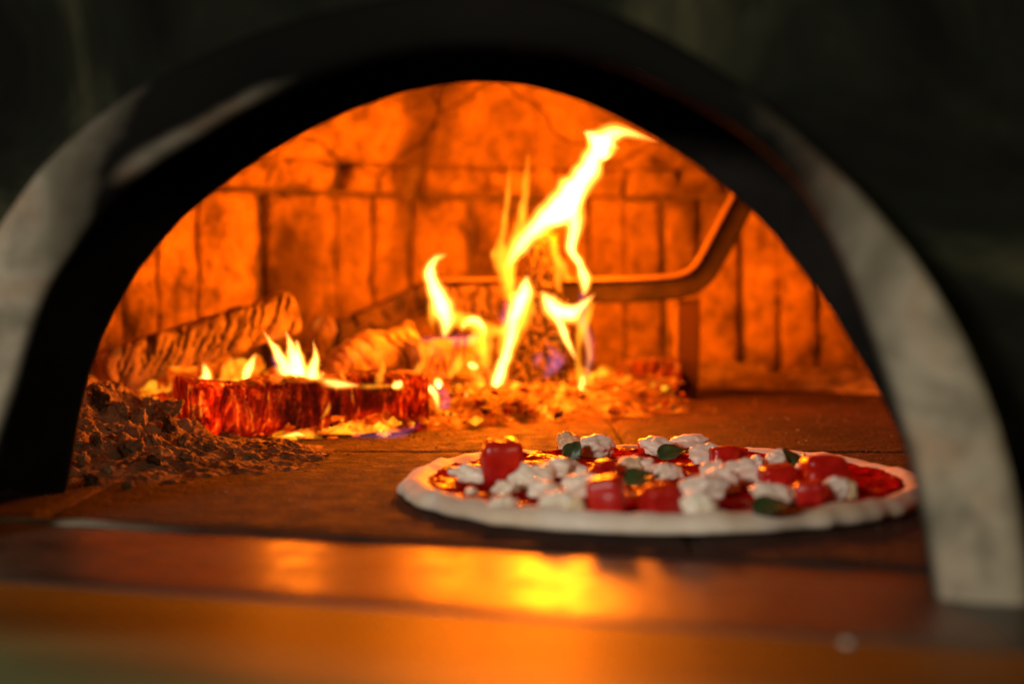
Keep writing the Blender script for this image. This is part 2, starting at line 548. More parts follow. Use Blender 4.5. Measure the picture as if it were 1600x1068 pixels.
def curved_brick(name, a0, a1, prof_fn, depth, mat, seed, amp=0.0022, taper=(0, 0), res=0.0065, top_wave=0.0, gaps=(.006, .006)):
    """a brick on a ring round C. prof_fn(v)->(r,z), v 0..1 from bottom to top; its face looks at the axis"""
    r0, z0 = prof_fn(0); r1, z1 = prof_fn(1)
    W = abs(a1 - a0) * R
    H = math.hypot(r1 - r0, z1 - z0)
    nu, nv = max(5, int(W / res)), max(5, int(H / res))
    rnd = random.Random(seed)
    tl, tr = rnd.uniform(-1, 1) * taper[0], rnd.uniform(-1, 1) * taper[0]
    push = rnd.uniform(-1, 1) * taper[1]
    V = []
    for j in range(nv):
        v = j / (nv - 1)
        for i in range(nu):
            u = i / (nu - 1)
            aa = a0 + tl * (v - .5) / R + (a1 + tr * (v - .5) / R - a0 - tl * (v - .5) / R) * u
            ew = 0.0014 * noise.noise(Vector((v * 9, seed, u)))
            r_, z_ = prof_fn(v)
            e = min(u * W, (1 - u) * W, v * H, (1 - v) * H)
            p = Vector((C.x + r_ * math.cos(aa), C.y + r_ * math.sin(aa), z_))
            rd = min(1.0, (gaps[0] if u < .5 else gaps[1]) / .005 + .15) * (0.004 + 0.006) * max(0.25, noise.noise(Vector((p.x * 30, p.y * 30, p.z * 30 + seed))))
            inward = Vector((C.x - p.x, C.y - p.y, 0)).normalized()
            off = amp * fbm(p + Vector((0, 0, seed * 0.37)), 38, 3) + 0.5 * amp * fbm(p, 11, 2) + push
            if e < rd:
                off -= rd * 0.9 * (1 - math.sqrt(max(0, 1 - (1 - e / rd) ** 2)))
            tang = Vector((-math.sin(aa), math.cos(aa), 0))
            p = p + inward * off + tang * ew * (1 if u < .5 else -1)
            p.z += top_wave * noise.noise(Vector((u * 3, seed, 1))) * v
            V.append(p)
    F = grid_faces(nu, nv)
    n0 = len(V)
    ring = [i for i in range(nu)] + [j * nu + nu - 1 for j in range(1, nv)] + [(nv - 1) * nu + i for i in range(nu - 2, -1, -1)] + [j * nu for j in range(nv - 2, 0, -1)]
    for q in ring:
        p = V[q]
        V.append(p + Vector((p.x - C.x, p.y - C.y, 0)).normalized() * depth)
    m = len(ring)
    for q in range(m):
        F.append((ring[(q + 1) % m], ring[q], n0 + q, n0 + (q + 1) % m))
    return mesh_obj(name, V, F, mat)


# joints seen in the photograph (image columns, gap in metres after the joint)
JO = [(72, .002), (140, .004), (196, .006), (252, .005), (312, .0012), (411, .016), (526, .0025), (583, .004), (641, .006),
      (740, .013), (792, .001), (858, .002), (920, .001), (977, .0015), (1037, .008), (1090, .001), (1156, .006), (1217, .003),
      (1277, .004), (1342, .0015), (1412, .004)]
ang = [(wall_angle(px), g) for px, g in JO]
# carry the course on round both sides
al, ar = ang[0][0], ang[-1][0]
while al < math.radians(196):
    al += 0.07 / R; ang.insert(0, (al, 0.005))
while ar > math.radians(-48):
    ar -= 0.068 / R; ang.append((ar, 0.005))
for i in range(len(ang) - 1):
    (a0, g0), (a1, g1) = ang[i], ang[i + 1]
    if (C + R * Vector((math.cos(a0), math.sin(a0), 0))).dot(NV) < 0.84 or (C + R * Vector((math.cos(a1), math.sin(a1), 0))).dot(NV) < 0.84: continue
    lo, hi = a1 + g1 / 2 / R, a0 - g0 / 2 / R
    hh = WALL_H - 0.002 + random.Random(i).uniform(-.004, .002)
    o = curved_brick('brick', hi, lo, lambda v, hh=hh: (R, -0.002 + (hh + .002) * v), 0.02, M['brick'], i + 3, taper=(0.010, 0.004), top_wave=0.004, amp=0.0055, gaps=(g0, g1))
    adopt(o, wall)
# one brick in the photograph is broken across: a short piece sits on a longer one; the crack is a dark notch
# --- vault
V = []
NT_ = 14
for j in range(NT_):
    t = (math.pi / 2) * j / (NT_ - 1)
    r_, z_ = dome_rz(t)
    for i in range(NA):
        a = 2 * math.pi * i / NA
        V.append(Vector((C.x + (r_ + .020) * math.cos(a), C.y + (r_ + .020) * math.sin(a), z_ + (.012 if j > 1 else -.004 * (1 - j)))))
F = [f for f in grid_faces(NA, NT_, wrap=True) if min(V[q].dot(NV) for q in f) > YB_IN]
vault = tag(mesh_obj('oven_vault', V, F, M['mortar']), 'low domed brick ceiling of the oven with cracked courses', kind='structure')
rows = [(0.237, 0.2685, -0.004, None), (0.270, 0.402, -0.004, (0.26, 0.5)), (0.4035, 0.458, 0.0, (0.2, 0.36))]
band = [(60, .003), (180, .003), (345, .003), (440, .002), (532, .020), (612, .002), (648, .030), (762, .003), (868, .002), (976, .004), (1060, .002), (1130, .003), (1230, .003), (1350, .003), (1460, .003)]
for ri, (z0, z1, pr, wl) in enumerate(rows):
    rnd = random.Random(40 + ri)

    def pf(v, z0=z0, z1=z1, pr=pr):
        z = z0 + (z1 - z0) * v
        s = min(0.999, (z - WALL_H) / 0.30)
        return R * math.sqrt(1 - s * s) + pr, z
    if wl is None:
        cuts = [(wall_angle(px), g / R) for px, g in band]
        a = cuts[0][0]
        while a < math.radians(198):
            a += 0.15 / R; cuts.insert(0, (a, .003 / R))
        a = cuts[-1][0]
        while a > math.radians(-40):
            a -= 0.15 / R; cuts.append((a, .003 / R))
    else:
        cuts, a = [], math.radians(200)
        while a > math.radians(-42):
            cuts.append((a, rnd.choice([.001, .0015, .003, .001]) / R))
            a -= rnd.uniform(*wl) / R
    for q in range(len(cuts) - 1):
        if min((C + pf(1)[0] * Vector((math.cos(cuts[q + e][0]), math.sin(cuts[q + e][0]), 0))).dot(NV) for e in (0, 1)) < 0.85: continue
        o = curved_brick('brick', cuts[q][0] - cuts[q][1] / 2, cuts[q + 1][0] + cuts[q + 1][1] / 2, pf, 0.03, M['vault'], 100 * ri + q * 3 + 7, gaps=(.002, .002), amp=0.008, taper=(0.01, 0.004), res=0.005, top_wave=0.004)
        adopt(o, vault)

# ================================================================== MOUTH: stone arch, sooty throat, facade
B_PX = [(96, 830), (100, 800), (104, 740), (112, 680), (122, 610), (138, 560), (160, 510), (190, 450), (225, 400), (260, 356), (305, 316), (340, 289), (400, 246), (460, 211),
        (520, 181), (580, 156), (640, 138), (700, 127), (745, 123.5), (800, 126), (860, 138), (920, 160), (980, 189), (1040, 224), (1090, 257),
        (1150, 303), (1190, 343), (1230, 388), (1265, 432), (1300, 485), (1338, 548), (1372, 605), (1405, 675), (1435, 750), (1455, 810), (1470, 860)]
F_PX = [(-30, 860), (-15, 780), (0, 710), (20, 635), (45, 545), (75, 455), (115, 383), (160, 326), (205, 280), (270, 238), (345, 193), (440, 143),
        (520, 113), (620, 85), (740, 72), (860, 80), (980, 110), (1100, 168), (1190, 225), (1245, 275), (1290, 345), (1325, 425), (1350, 500), (1375, 575),
        (1400, 655), (1425, 740), (1445, 830), (1455, 935)]
O_PX = [(-190, 860), (-175, 780), (-150, 680), (-110, 560), (-60, 440), (0, 338), (40, 278), (90, 226), (150, 178), (230, 126), (330, 74), (450, 30),
        (600, -5), (760, -20), (900, -5), (1050, 55), (1150, 122), (1220, 186), (1300, 256), (1390, 347), (1460, 440), (1520, 545),
        (1560, 650), (1588, 750), (1606, 850), (1612, 938)]
YB, YF = 0.785, 0.64
NP = 180


def profile(px, c, zmin):
    P = [mouth(x, y, c) for x, y in px]
    L = []
    for p in P:
        L.append((p.dot(TV), max(zmin, p.z)))
    L[0] = (L[0][0], zmin); L[-1] = (L[-1][0], zmin)
    # even spacing along the curve
    pts = crom(L, 600)
    d = [0]
    for i in range(1, 600): d.append(d[-1] + math.dist(pts[i], pts[i - 1]))
    out, j = [], 0
    for q in range(NP):
        s = d[-1] * q / (NP - 1)
        while j < 598 and d[j + 1] < s: j += 1
        u = (s - d[j]) / max(1e-9, d[j + 1] - d[j])
        out.append((pts[j][0] + (pts[j + 1][0] - pts[j][0]) * u, pts[j][1] + (pts[j + 1][1] - pts[j][1]) * u))
    for _ in range(55):
        out = [out[0]] + [tuple(0.25 * out[q - 1][c_] + 0.5 * out[q][c_] + 0.25 * out[q + 1][c_] for c_ in (0, 1)) for q in range(1, NP - 1)] + [out[-1]]
    return out


SILL_Z = -0.002
pb = profile(B_PX, YB, -0.004)
pfr = profile(F_PX, YF, SILL_Z)
po = profile(O_PX, YF, SILL_Z)

# sooty flue vestibule behind the stone arch: side wall, black plate facing the room, opening into the chamber
rowsT = []
cx = MX0
for ext, y in ((0.085, YF + 0.056), (0.085, YF + 0.10), (0.080, YB - 0.004), (0.05, YB), (0.02, YB), (0.006, YB), (0.002, YB + 0.0005), (0.0, YB + 0.002),
               (0.0005, YB + 0.006), (0.006, YB + 0.014), (0.03, YB + 0.022), (0.16, YB + 0.022), (0.34, YB + 0.022)):
    row = []
    for q in range(NP):
        dx, dz = pb[q][0] - cx, max(0.0, pb[q][1])
        l = math.hypot(dx, dz) or 1
        e_ = ext + (0.0004 * fbm(Vector((pb[q][0], pb[q][1], 0)), 40, 3) if ext < 0.01 else 0)
        p = mw(pb[q][0] + dx / l * e_, y, pb[q][1] + dz / l * e_)
        p += NV * 0.002 * fbm(p, 40, 2)
        row.append(p)
    rowsT.append(row)
V = [p for r_ in rowsT for p in r_]
thr = mesh_obj('oven_throat', V, grid_faces(NP, len(rowsT)), M['throat'])
tag(thr, 'soot black inner arch of the oven mouth behind the stone arch', 'oven mouth')

# stone arch: rounded nose, flat face, outer side
V, SO = [], []


def soot_glint_at(q, w_):
    """soot stain on the crown and inner lip, thinned by a painted edge glint; w_ 0 inner .. 1 outer"""
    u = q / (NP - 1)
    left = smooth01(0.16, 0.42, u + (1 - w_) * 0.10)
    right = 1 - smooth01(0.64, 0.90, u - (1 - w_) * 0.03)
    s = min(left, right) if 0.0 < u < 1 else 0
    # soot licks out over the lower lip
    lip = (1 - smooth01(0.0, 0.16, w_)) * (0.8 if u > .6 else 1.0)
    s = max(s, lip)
    # edge highlight painted on the left shoulder's nose by lowering the mask
    edge_glint = smooth01(0.255, 0.30, u) * (1 - smooth01(0.36, 0.45, u)) * math.exp(-((w_ - 0.12) / 0.11) ** 2)
    return max(-0.5, s - 0.5 * edge_glint)


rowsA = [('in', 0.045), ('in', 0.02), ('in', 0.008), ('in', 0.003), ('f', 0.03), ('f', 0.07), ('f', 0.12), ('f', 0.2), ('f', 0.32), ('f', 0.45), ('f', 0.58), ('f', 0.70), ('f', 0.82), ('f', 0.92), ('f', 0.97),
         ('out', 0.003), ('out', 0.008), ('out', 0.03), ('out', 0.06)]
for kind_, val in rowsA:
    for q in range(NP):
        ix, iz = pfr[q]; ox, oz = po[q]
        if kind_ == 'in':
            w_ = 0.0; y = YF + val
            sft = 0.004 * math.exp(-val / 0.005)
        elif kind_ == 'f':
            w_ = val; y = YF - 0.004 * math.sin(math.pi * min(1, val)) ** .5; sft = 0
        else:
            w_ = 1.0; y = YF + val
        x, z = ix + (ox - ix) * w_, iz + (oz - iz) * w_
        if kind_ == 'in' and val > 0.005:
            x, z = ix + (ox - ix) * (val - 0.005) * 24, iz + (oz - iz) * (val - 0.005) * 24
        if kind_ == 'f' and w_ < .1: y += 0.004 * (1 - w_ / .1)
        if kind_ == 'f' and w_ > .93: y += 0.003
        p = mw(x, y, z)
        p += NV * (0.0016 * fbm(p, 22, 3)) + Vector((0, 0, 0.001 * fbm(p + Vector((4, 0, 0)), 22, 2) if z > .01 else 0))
        V.append(p); SO.append(soot_glint_at(q, w_ if kind_ != 'in' else -val * 2) if kind_ != 'in' else 1.0)
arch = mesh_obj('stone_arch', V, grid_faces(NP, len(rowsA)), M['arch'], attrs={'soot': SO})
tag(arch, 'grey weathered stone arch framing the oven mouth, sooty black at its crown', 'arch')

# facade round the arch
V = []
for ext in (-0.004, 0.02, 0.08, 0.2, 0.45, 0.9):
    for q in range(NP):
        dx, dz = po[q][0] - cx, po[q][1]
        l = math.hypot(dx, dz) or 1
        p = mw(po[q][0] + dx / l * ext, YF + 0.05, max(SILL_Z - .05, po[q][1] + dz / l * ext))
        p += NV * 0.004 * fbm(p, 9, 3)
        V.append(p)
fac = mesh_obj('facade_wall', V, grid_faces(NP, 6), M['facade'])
tag(fac, 'very dark rough wall around the stone arch', kind='structure')

# ================================================================== SILL AND COUNTER IN FRONT


def bar_along_mouth(name, profile_yz, x0, x1, mat, nseg=60, wob=0.0, attrs_fn=None):
    V, A = [], []
    n = len(profile_yz)
    for i in range(nseg):
        x = x0 + (x1 - x0) * i / (nseg - 1)
        for (y, z) in profile_yz:
            p = mw(x, y, z)
            if wob: p += NV * wob * noise.noise(Vector((x * 25, y * 8, 3))) + Vector((0, 0, wob * .5 * noise.noise(Vector((x * 30, y * 40, 9)))))
            V.append(p)
            if attrs_fn: A.append(attrs_fn(x))
    F = grid_faces(n, nseg, wrap=True)
    F.append(tuple(range(n - 1, -1, -1))); F.append(tuple((nseg - 1) * n + i for i in range(n)))
    return mesh_obj(name, V, F, mat, attrs={'soot': A} if attrs_fn else None)


sp = [(0.697, -0.05), (0.697, SILL_Z)] + [(y, SILL_Z) for y in (0.68, 0.64, 0.60, 0.58)]
for q in range(1, 7):
    t = q / 6 * math.pi / 2
    sp.append((0.562 - 0.002 * math.sin(t), SILL_Z - 0.0012 + 0.0012 * math.cos(t)))
sp.append((0.560, -0.05))
sill = bar_along_mouth('polished_sill', sp, -0.95, 0.45, M['sill'])
tag(sill, 'dark polished stone sill mirroring the flames below the pizza', 'sill')
cp = [(0.559, -0.10), (0.559, -0.0027), (0.44, -0.0027), (0.36, -0.0027), (0.30, -0.0027), (0.296, -0.006), (0.295, -0.10)]
cnt = bar_along_mouth('counter', cp, -1.0, 0.6, M['counter'])
tag(cnt, 'blurred golden brown work counter at the bottom edge', 'counter')
lp = [(0.6995, -0.0019), (0.6995, 0.0002), (0.6975, 0.0007), (0.6945, 0.0002), (0.692, -0.0007), (0.690, -0.0019)]
lipo = bar_along_mouth('threshold_lip', lp, -0.62, 0.01, M['lip'], 90, 0.0025, lambda x: -0.15 + 1.3 * smooth01(-0.47, -0.36, x))
tag(lipo, 'pale worn stone lip at the left of the oven threshold', 'threshold')
# a small bright droplet on the counter
V, F = [], []
dp = flo(1323, 1004, -0.0026)
for j in range(7):
    t = j / 6 * math.pi / 2
    for i in range(12):
        a = 2 * math.pi * i / 12
        V.append(dp + Vector((0.0026 * math.cos(t) * math.cos(a), 0.0026 * math.cos(t) * math.sin(a), 0.0016 * math.sin(t) - .0003)))
k = NT('water_drop')
k.bsdf((0.5, 0.48, 0.42), 0.05, spec=0.9)
tag(mesh_obj('droplet', V, grid_faces(12, 7, wrap=True), k.m), 'tiny shiny droplet on the counter at lower right', 'droplet')

# ================================================================== FIRE


def make_log(name, p0, p1, r0, r1, mat, seed, square=0.35, flat=1.0, cell=(0.012, 0.02), depth=0.0035, glow=1.0, parent=None, bend=0.0, glow_fn=None, nr=52, rough=0.10, slant=0.0, along=1.0, gw=0.05, wav=0.65, lens=5.0):
    """charred log: checked (cracked) surface cut into the mesh, ends closed and rough"""
    ax = (p1 - p0)
    L = ax.length
    az = ax.normalized()
    up = Vector((0, 0, 1)) if abs(az.z) < 0.8 else Vector((0, -1, 0))
    sx = az.cross(up).normalized()
    sy = sx.cross(az).normalized()
    nl = max(12, int(L / 0.0019))
    V, G, W_ = [], [], []
    rnd = random.Random(seed)

    cracks = []
    nc = int(lens * L / 0.01)
    for c_ in range(nc):
        cracks.append((rnd.uniform(0, L), rnd.uniform(0, 2 * math.pi), rnd.uniform(0.35, 1.0), rnd.uniform(0.0008, 0.0023), rnd.uniform(-.3, .3) + slant))

    def put(s, a, rr):
        t = s
        ca, sa = math.cos(a), math.sin(a)
        n_ = 2 + 6 * square
        rad = (abs(ca) ** n_ + abs(sa) ** n_) ** (-1 / n_)
        base = (r0 + (r1 - r0) * t)
        q = Vector((ca, sa, 0)) * rad
        P3 = Vector((q.x * base, q.y * base, s * L))
        lump = 1 + rough * fbm(P3 + Vector((seed, 0, 0)), 22, 3)
        # cracks across and along
        ss = P3.z / cell[0] + slant * q.x * base / cell[0] + wav * noise.noise(Vector((q.x * 1.6, q.y * 1.6 + seed, P3.z * 25))) + wav * 0.6 * noise.noise(Vector((q.x * 4.5, q.y * 4.5 + seed, P3.z * 90)))
        ix_ = math.floor(ss)
        nn = noise.noise(Vector((ix_ * 5.31, a * base / cell[1] * 0.9 + ix_ * 3.7, seed)))
        w1 = gw + 0.34 * max(0.0, nn + 0.10)
        g1 = 1 - smooth01(w1 * .45, w1, abs(ss - ix_ - .5))
        bb = a * base / cell[1] + 0.37 * ix_ + 0.4 * noise.noise(P3 * 40 + Vector((0, 0, ix_)))
        g2 = 1 - smooth01(0.05, gw + 0.06, abs(bb - math.floor(bb) - .5))
        g = max(g1, 0.75 * g2 * along)
        if lens:
            g = 0.0
            wob = 0.0035 * noise.noise(Vector((a * 3, P3.z * 70, seed)))
            for z0, a0, hl, hw, sl in cracks:
                da = (a - a0 + math.pi) % (2 * math.pi) - math.pi
                if abs(da) > hl: continue
                dz_ = abs(P3.z + wob - z0 - sl * da * base)
                ww = hw * (1 - (da / hl) ** 2)
                if dz_ < ww * 1.6: g = max(g, 1 - smooth01(ww * .6, ww * 1.6, dz_))
            lump += 0.05 * noise.noise(Vector((q.x * 9, q.y * 9, P3.z * 14 + seed)))
        rad2 = base * lump * rr
        off = sx * q.x * rad2 + sy * q.y * rad2 * flat
        nrm = (sx * ca + sy * sa)
        p = p0 + az * (s * L) + off - nrm * depth * g * rr + up * bend * math.sin(math.pi * t)
        V.append(p); G.append(g)
        W_.append(glow_fn(t, a) * glow if glow_fn else glow)

    caps = [0.0, 0.35, 0.7, 0.93]
    for rr in caps:
        for i in range(nr): put(0.0 + 0.004 * rr * noise.noise(Vector((i * .7, rr * 5, seed))), 2 * math.pi * i / nr, rr)
    for j in range(nl):
        for i in range(nr): put(j / (nl - 1), 2 * math.pi * i / nr, 1.0)
    for rr in reversed(caps):
        for i in range(nr): put(1.0 + 0.004 * rr * noise.noise(Vector((i * .7, rr * 5, seed + 4))), 2 * math.pi * i / nr, rr)
    o = mesh_obj(name, V, grid_faces(nr, nl + 8, wrap=True), mat, attrs={'groove': G, 'glow': W_})
    if parent: adopt(o, parent)
    return o


# the glowing split log in front
q0, q1 = at(284, 646, 1.20), at(650, 640, 1.30)
q0.z = 0.024; q1.z = 0.024
o = make_log('glowing_log', q0, q1, 0.026, 0.028, M['log_glow'], 5, square=0.28, flat=0.95, cell=(0.016, 0.03), depth=0.0022, rough=0.20, nr=72,
             glow_fn=lambda t, a: 0.5 + 1.1 * math.exp(-((t - .10) / .045) ** 2) + 0.5 * smooth01(.72, 1, t) + 0.45 * max(0, -math.sin(a)) - 0.25 * math.exp(-((t - .45) / .12) ** 2))
tag(o, 'red glowing split log lying in front, small flames along its top', 'log')
# leaning log at the left
o = make_log('leaning_log', at(163, 588, 1.36), at(455, 486, 1.46), 0.022, 0.021, M['log_ash'], 11, square=0.25, cell=(0.0105, 0.022), depth=0.003, glow=0.5, rough=0.26, slant=0.8, lens=6, nr=72,
             glow_fn=lambda t, a: 0.9 * max(0, -math.sin(a)) + 0.35 * (1 - smooth01(0, .15, t)))
tag(o, 'ash grey cracked log leaning up to the right, above the ash heap', 'log')
# upright charred log inside the tall flame
o = make_log('upright_log', at(842, 640, 1.47), at(850, 366, 1.53), 0.034, 0.014, M['log_black'], 23, square=0.2, cell=(0.0115, 0.02), depth=0.005, glow=0.8, rough=0.08, slant=0.15, gw=0.17, nr=130, wav=1.3, lens=0,
             glow_fn=lambda t, a: 0.2 + 0.5 * (1 - smooth01(0, .35, t)))
tag(o, 'black charred log standing upright inside the tallest flame', 'log')
o = make_log('short_log', at(520, 580, 1.43), at(648, 532, 1.46), 0.020, 0.021, M['log_ash'], 31, square=0.35, cell=(0.009, 0.02), depth=0.003, glow=0.8, rough=0.34, slant=-0.4, along=.6)
tag(o, 'short orange lit log behind the right half of the glowing log', 'log')
o = make_log('ember_log', at(648, 572, 1.42), at(748, 552, 1.45), 0.024, 0.022, M['log_brown'], 37, square=0.45, cell=(0.013, 0.03), depth=0.004, glow=1.0, rough=0.30, slant=.3)
tag(o, 'lumpy half burnt log under the curled flame', 'log')
o = make_log('back_log', at(560, 512, 1.60), at(700, 452, 1.63), 0.016, 0.018, M['log_brown'], 41, square=0.5, glow=0.05, rough=0.08)
tag(o, 'thin brown log sloping against the brick wall behind the curled flame', 'log')
o = make_log('cross_log', at(688, 472, 1.57), at(792, 472, 1.57), 0.0185, 0.0185, M['log_brown'], 43, square=0.8, glow=0.05, rough=0.05)
tag(o, 'brown squared log lying level behind the flames, left of the upright log', 'log')
o = make_log('red_log', at(975, 582, 1.54), at(1052, 580, 1.57), 0.014, 0.016, M['log_glow'], 47, square=0.7, glow=0.55, rough=0.12)
tag(o, 'short dull red log at the foot of the iron stand', 'log')
o = make_log('dark_stick', at(783, 640, 1.40), at(886, 629, 1.43), 0.0065, 0.008, M['stick'], 53, square=0.3, glow=0.0, rough=0.1)
tag(o, 'short blue black stick lying at the foot of the upright log', 'stick')
o = make_log('wood_chunk', at(287, 628, 1.36), at(289, 578, 1.37), 0.014, 0.015, M['ember'], 59, square=0.8, glow=1.0)
tag(o, 'bright yellow burning wood chunk propping up the leaning log', 'wood chunk')
o = make_log('dark_log_end', at(498, 532, 1.58), at(560, 518, 1.60), 0.019, 0.016, M['log_black'], 61, square=0.3, glow=0.0)
tag(o, 'dark charred log end by the back wall, left of the sloping log', 'log')
o = make_log('tilted_billet', at(486, 560, 1.47), at(508, 505, 1.50), 0.010, 0.012, M['log_brown'], 67, square=0.6, glow=0.5)
tag(o, 'small reddish billet standing tilted behind the flames of the glowing log', 'log')

# ember bed
X0, X1, Y0, Y1 = -0.44, 0.20, 1.17, 1.68
nx, ny = 190, 150
V, keep = [], []
edge_line = lambda x: 1.205 + 0.64 * max(0, x + 0.13) if x > -0.13 else 1.205 - 0.05 * (x + .13)
for j in range(ny):
    for i in range(nx):
        x, y = X0 + (X1 - X0) * i / (nx - 1), Y0 + (Y1 - Y0) * j / (ny - 1)
        p = Vector((x, y, 0))
        din = min((y - edge_line(x)) * 1.0, x - X0 + .0, X1 - x, Y1 - y) + 0.012 * fbm(p, 28, 2)
        m_ = smooth01(0.0, 0.07, din)
        hgt = 0.020 + 0.012 * fbm(p, 20, 3) + 0.007 * abs(noise.noise(p * 70))
        V.append(Vector((x, y, -0.006 + m_ * (hgt + .006) + 0.0)))
bed = mesh_obj('ember_bed', V, grid_faces(nx, ny), M['ember'])
tag(bed, 'bed of glowing embers spread under the burning logs', 'embers', kind='stuff')


def lump(name, c, s, seed, mat, sub=2, amp=0.35, boxy=0.0, parent=None, rot=None):
    import bmesh
    bm = bmesh.new()
    bmesh.ops.create_icosphere(bm, subdivisions=sub, radius=1.0)
    for v in bm.verts:
        q = v.co.copy()
        if boxy:
            n_ = 2 + 8 * boxy
            q = q * ((abs(q.x) ** n_ + abs(q.y) ** n_ + abs(q.z) ** n_) ** (-1 / n_))
        q *= 1 + amp * fbm(v.co + Vector((seed * 3.7, seed, 0)), 1.5, 3)
        q = Vector((q.x * s[0], q.y * s[1], q.z * s[2]))
        if rot is not None: q.rotate(rot)
        v.co = q + c
    me = bpy.data.meshes.new(name)
    bm.to_mesh(me); bm.free()
    me.polygons.foreach_set('use_smooth', [True] * len(me.polygons))
    me.materials.append(mat)
    o = bpy.data.objects.new(name, me)
    sc.collection.objects.link(o)
    if parent: adopt(o, parent)
    return o


from mathutils import Euler
rnd = random.Random(8)


def coal(px, py, d, sz, mat, sd):
    e = Euler((rnd.uniform(0, 3), rnd.uniform(0, 3), rnd.uniform(0, 3)))
    o = lump('coal', at(px, py, d), (sz * rnd.uniform(.8, 1.5), sz * rnd.uniform(.7, 1.1), sz * rnd.uniform(.6, 1.0)), sd, mat, 3, 0.22, 0.35, rot=e)
    return o


zones = [('left', 'orange glowing coal under the leaning log or at its lower end', 'coals under the leaning log',
          [(138, 606, 1.38), (150, 592, 1.42), (182, 600, 1.40), (165, 608, 1.40), (200, 616, 1.37), (235, 610, 1.38), (330, 588, 1.42), (352, 600, 1.38), (375, 580, 1.44), (400, 570, 1.46), (350, 565, 1.47), (322, 612, 1.36), (425, 590, 1.40), (395, 598, 1.37)]),
         ('mid', 'orange coal in the fire between the glowing log and the upright log', 'coals in the middle of the fire',
          [(672, 640, 1.33), (700, 655, 1.31), (728, 640, 1.36), (745, 655, 1.34), (715, 620, 1.40), (690, 600, 1.42), (745, 610, 1.41), (760, 635, 1.38), (655, 668, 1.26), (760, 590, 1.45), (700, 575, 1.47)]),
         ('right', 'yellow hot coal right of the upright log, before the iron stand', 'coals right of the upright log',
          [(930, 600, 1.53), (952, 612, 1.50), (975, 608, 1.51), (945, 585, 1.58), (998, 603, 1.52), (1018, 600, 1.54), (1035, 593, 1.57), (930, 622, 1.47), (960, 595, 1.56), (985, 596, 1.56)]),
         ('front', 'small glowing coal lying on the floor under the glowing log', 'coals under the glowing log',
          [(455, 690, 1.19), (480, 684, 1.20), (520, 690, 1.20), (438, 684, 1.19), (600, 684, 1.22), (560, 688, 1.21)])]
for z, lab, grp, spots in zones:
    for i, (px, py, d) in enumerate(spots):
        m_ = {'left': ['ember', 'ember', 'ember_hot'], 'mid': ['ember', 'ember_hot', 'ember_red'], 'right': ['ember_hot', 'ember_hot', 'ember'], 'front': ['ember_hot', 'ember', 'ember_red']}[z][i % 3]
        o = coal(px, py, d, 0.0085 if z != 'front' else 0.005, M[m_], i * 3 + len(z))
        tag(o, lab, 'coal', grp)

# ------------------------------------------------------------------ flames


def tongue(parent, pts, d, shells=('f_halo', 'f_mid', 'f_core'), thick=1.0, name='tongue', sway=0.0, scale=0.9):
    """closed tapering flame body along points (px, py, width px); nested shells give a soft edge"""
    S = crom([(float(a), float(b), float(c)) for a, b, c in pts], max(18, 7 * len(pts)))
    n = len(S)
    pxm = d / FPX
    first = None
    fac = {'f_halo': 1.55, 'f_mid': 1.3, 'f_core': 0.86, 'f_dim': 1.35, 'f_blue': 1.4}
    for si, sh in enumerate(shells):
        V, F = [], []
        NS = 24
        P = [at(a, b, d) for a, b, c in S]
        for i in range(n):
            t = (P[min(n - 1, i + 1)] - P[max(0, i - 1)])
            t.y = 0
            t = t.normalized() if t.length > 1e-9 else Vector((0, 0, 1))
            nrm = Vector((t.z, 0, -t.x))
            e = min(1.0, (i + .5) / 2.5, (n - i - .5) / 2.5)
            wd = max(0.6, S[i][2]) * pxm * 0.5 * fac[sh] * scale * math.sqrt(e)
            if sh == 'f_core': wd *= 0.55 + 0.45 * math.sin(math.pi * min(1, (i + 1) / n)) ** .5
            lenf = 0.25 + 0.75 * math.sin(math.pi * (i + .5) / n) ** 0.8
            jit = noise.noise(Vector((i * 0.2, S[0][0] * .37, S[0][1] * .21)))
            wd *= 1 + 0.18 * noise.noise(Vector((i * 0.21, S[0][1], 3.3)))
            c = P[i] + Vector((0, sway * math.sin(i / n * 5), 0)) + nrm * wd * 0.25 * jit
            for q in range(NS):
                a = 2 * math.pi * q / NS
                sa = math.sin(a)
                V.append(c + nrm * wd * math.cos(a) + Vector((0, 1, 0)) * wd * thick * lenf * sa ** 3)
        F = grid_faces(NS, n, wrap=True)
        F.append(tuple(range(NS - 1, -1, -1))); F.append(tuple((n - 1) * NS + q for q in range(NS)))
        o = mesh_obj(name if si == 0 else ('inner_flame' if si == 1 else 'core'), V, F, M[sh])
        if si == 0:
            adopt(o, parent); first = o
        else:
            o.parent = first
    return first


def fire_light(name, px, py, d, power, radius=0.02, col=(1.0, 0.165, 0.001)):
    l = bpy.data.lights.new(name, 'POINT')
    l.energy = power
    l.color = col
    l.shadow_soft_size = radius
    o = bpy.data.objects.new(name, l)
    sc.collection.objects.link(o)
    o.location = at(px, py, d)
    return o


def flame(name, base, label, tongues, d, **kw):
    e = empty(name, at(base[0], base[1], d))
    tag(e, label, 'flame', 'flames of the wood fire')
    for t in tongues:
        sh = t[1] if len(t) > 1 else ('f_halo', 'f_mid', 'f_core')
        tongue(e, t[0], d + (t[2] if len(t) > 2 else 0), sh, **kw)
    return e


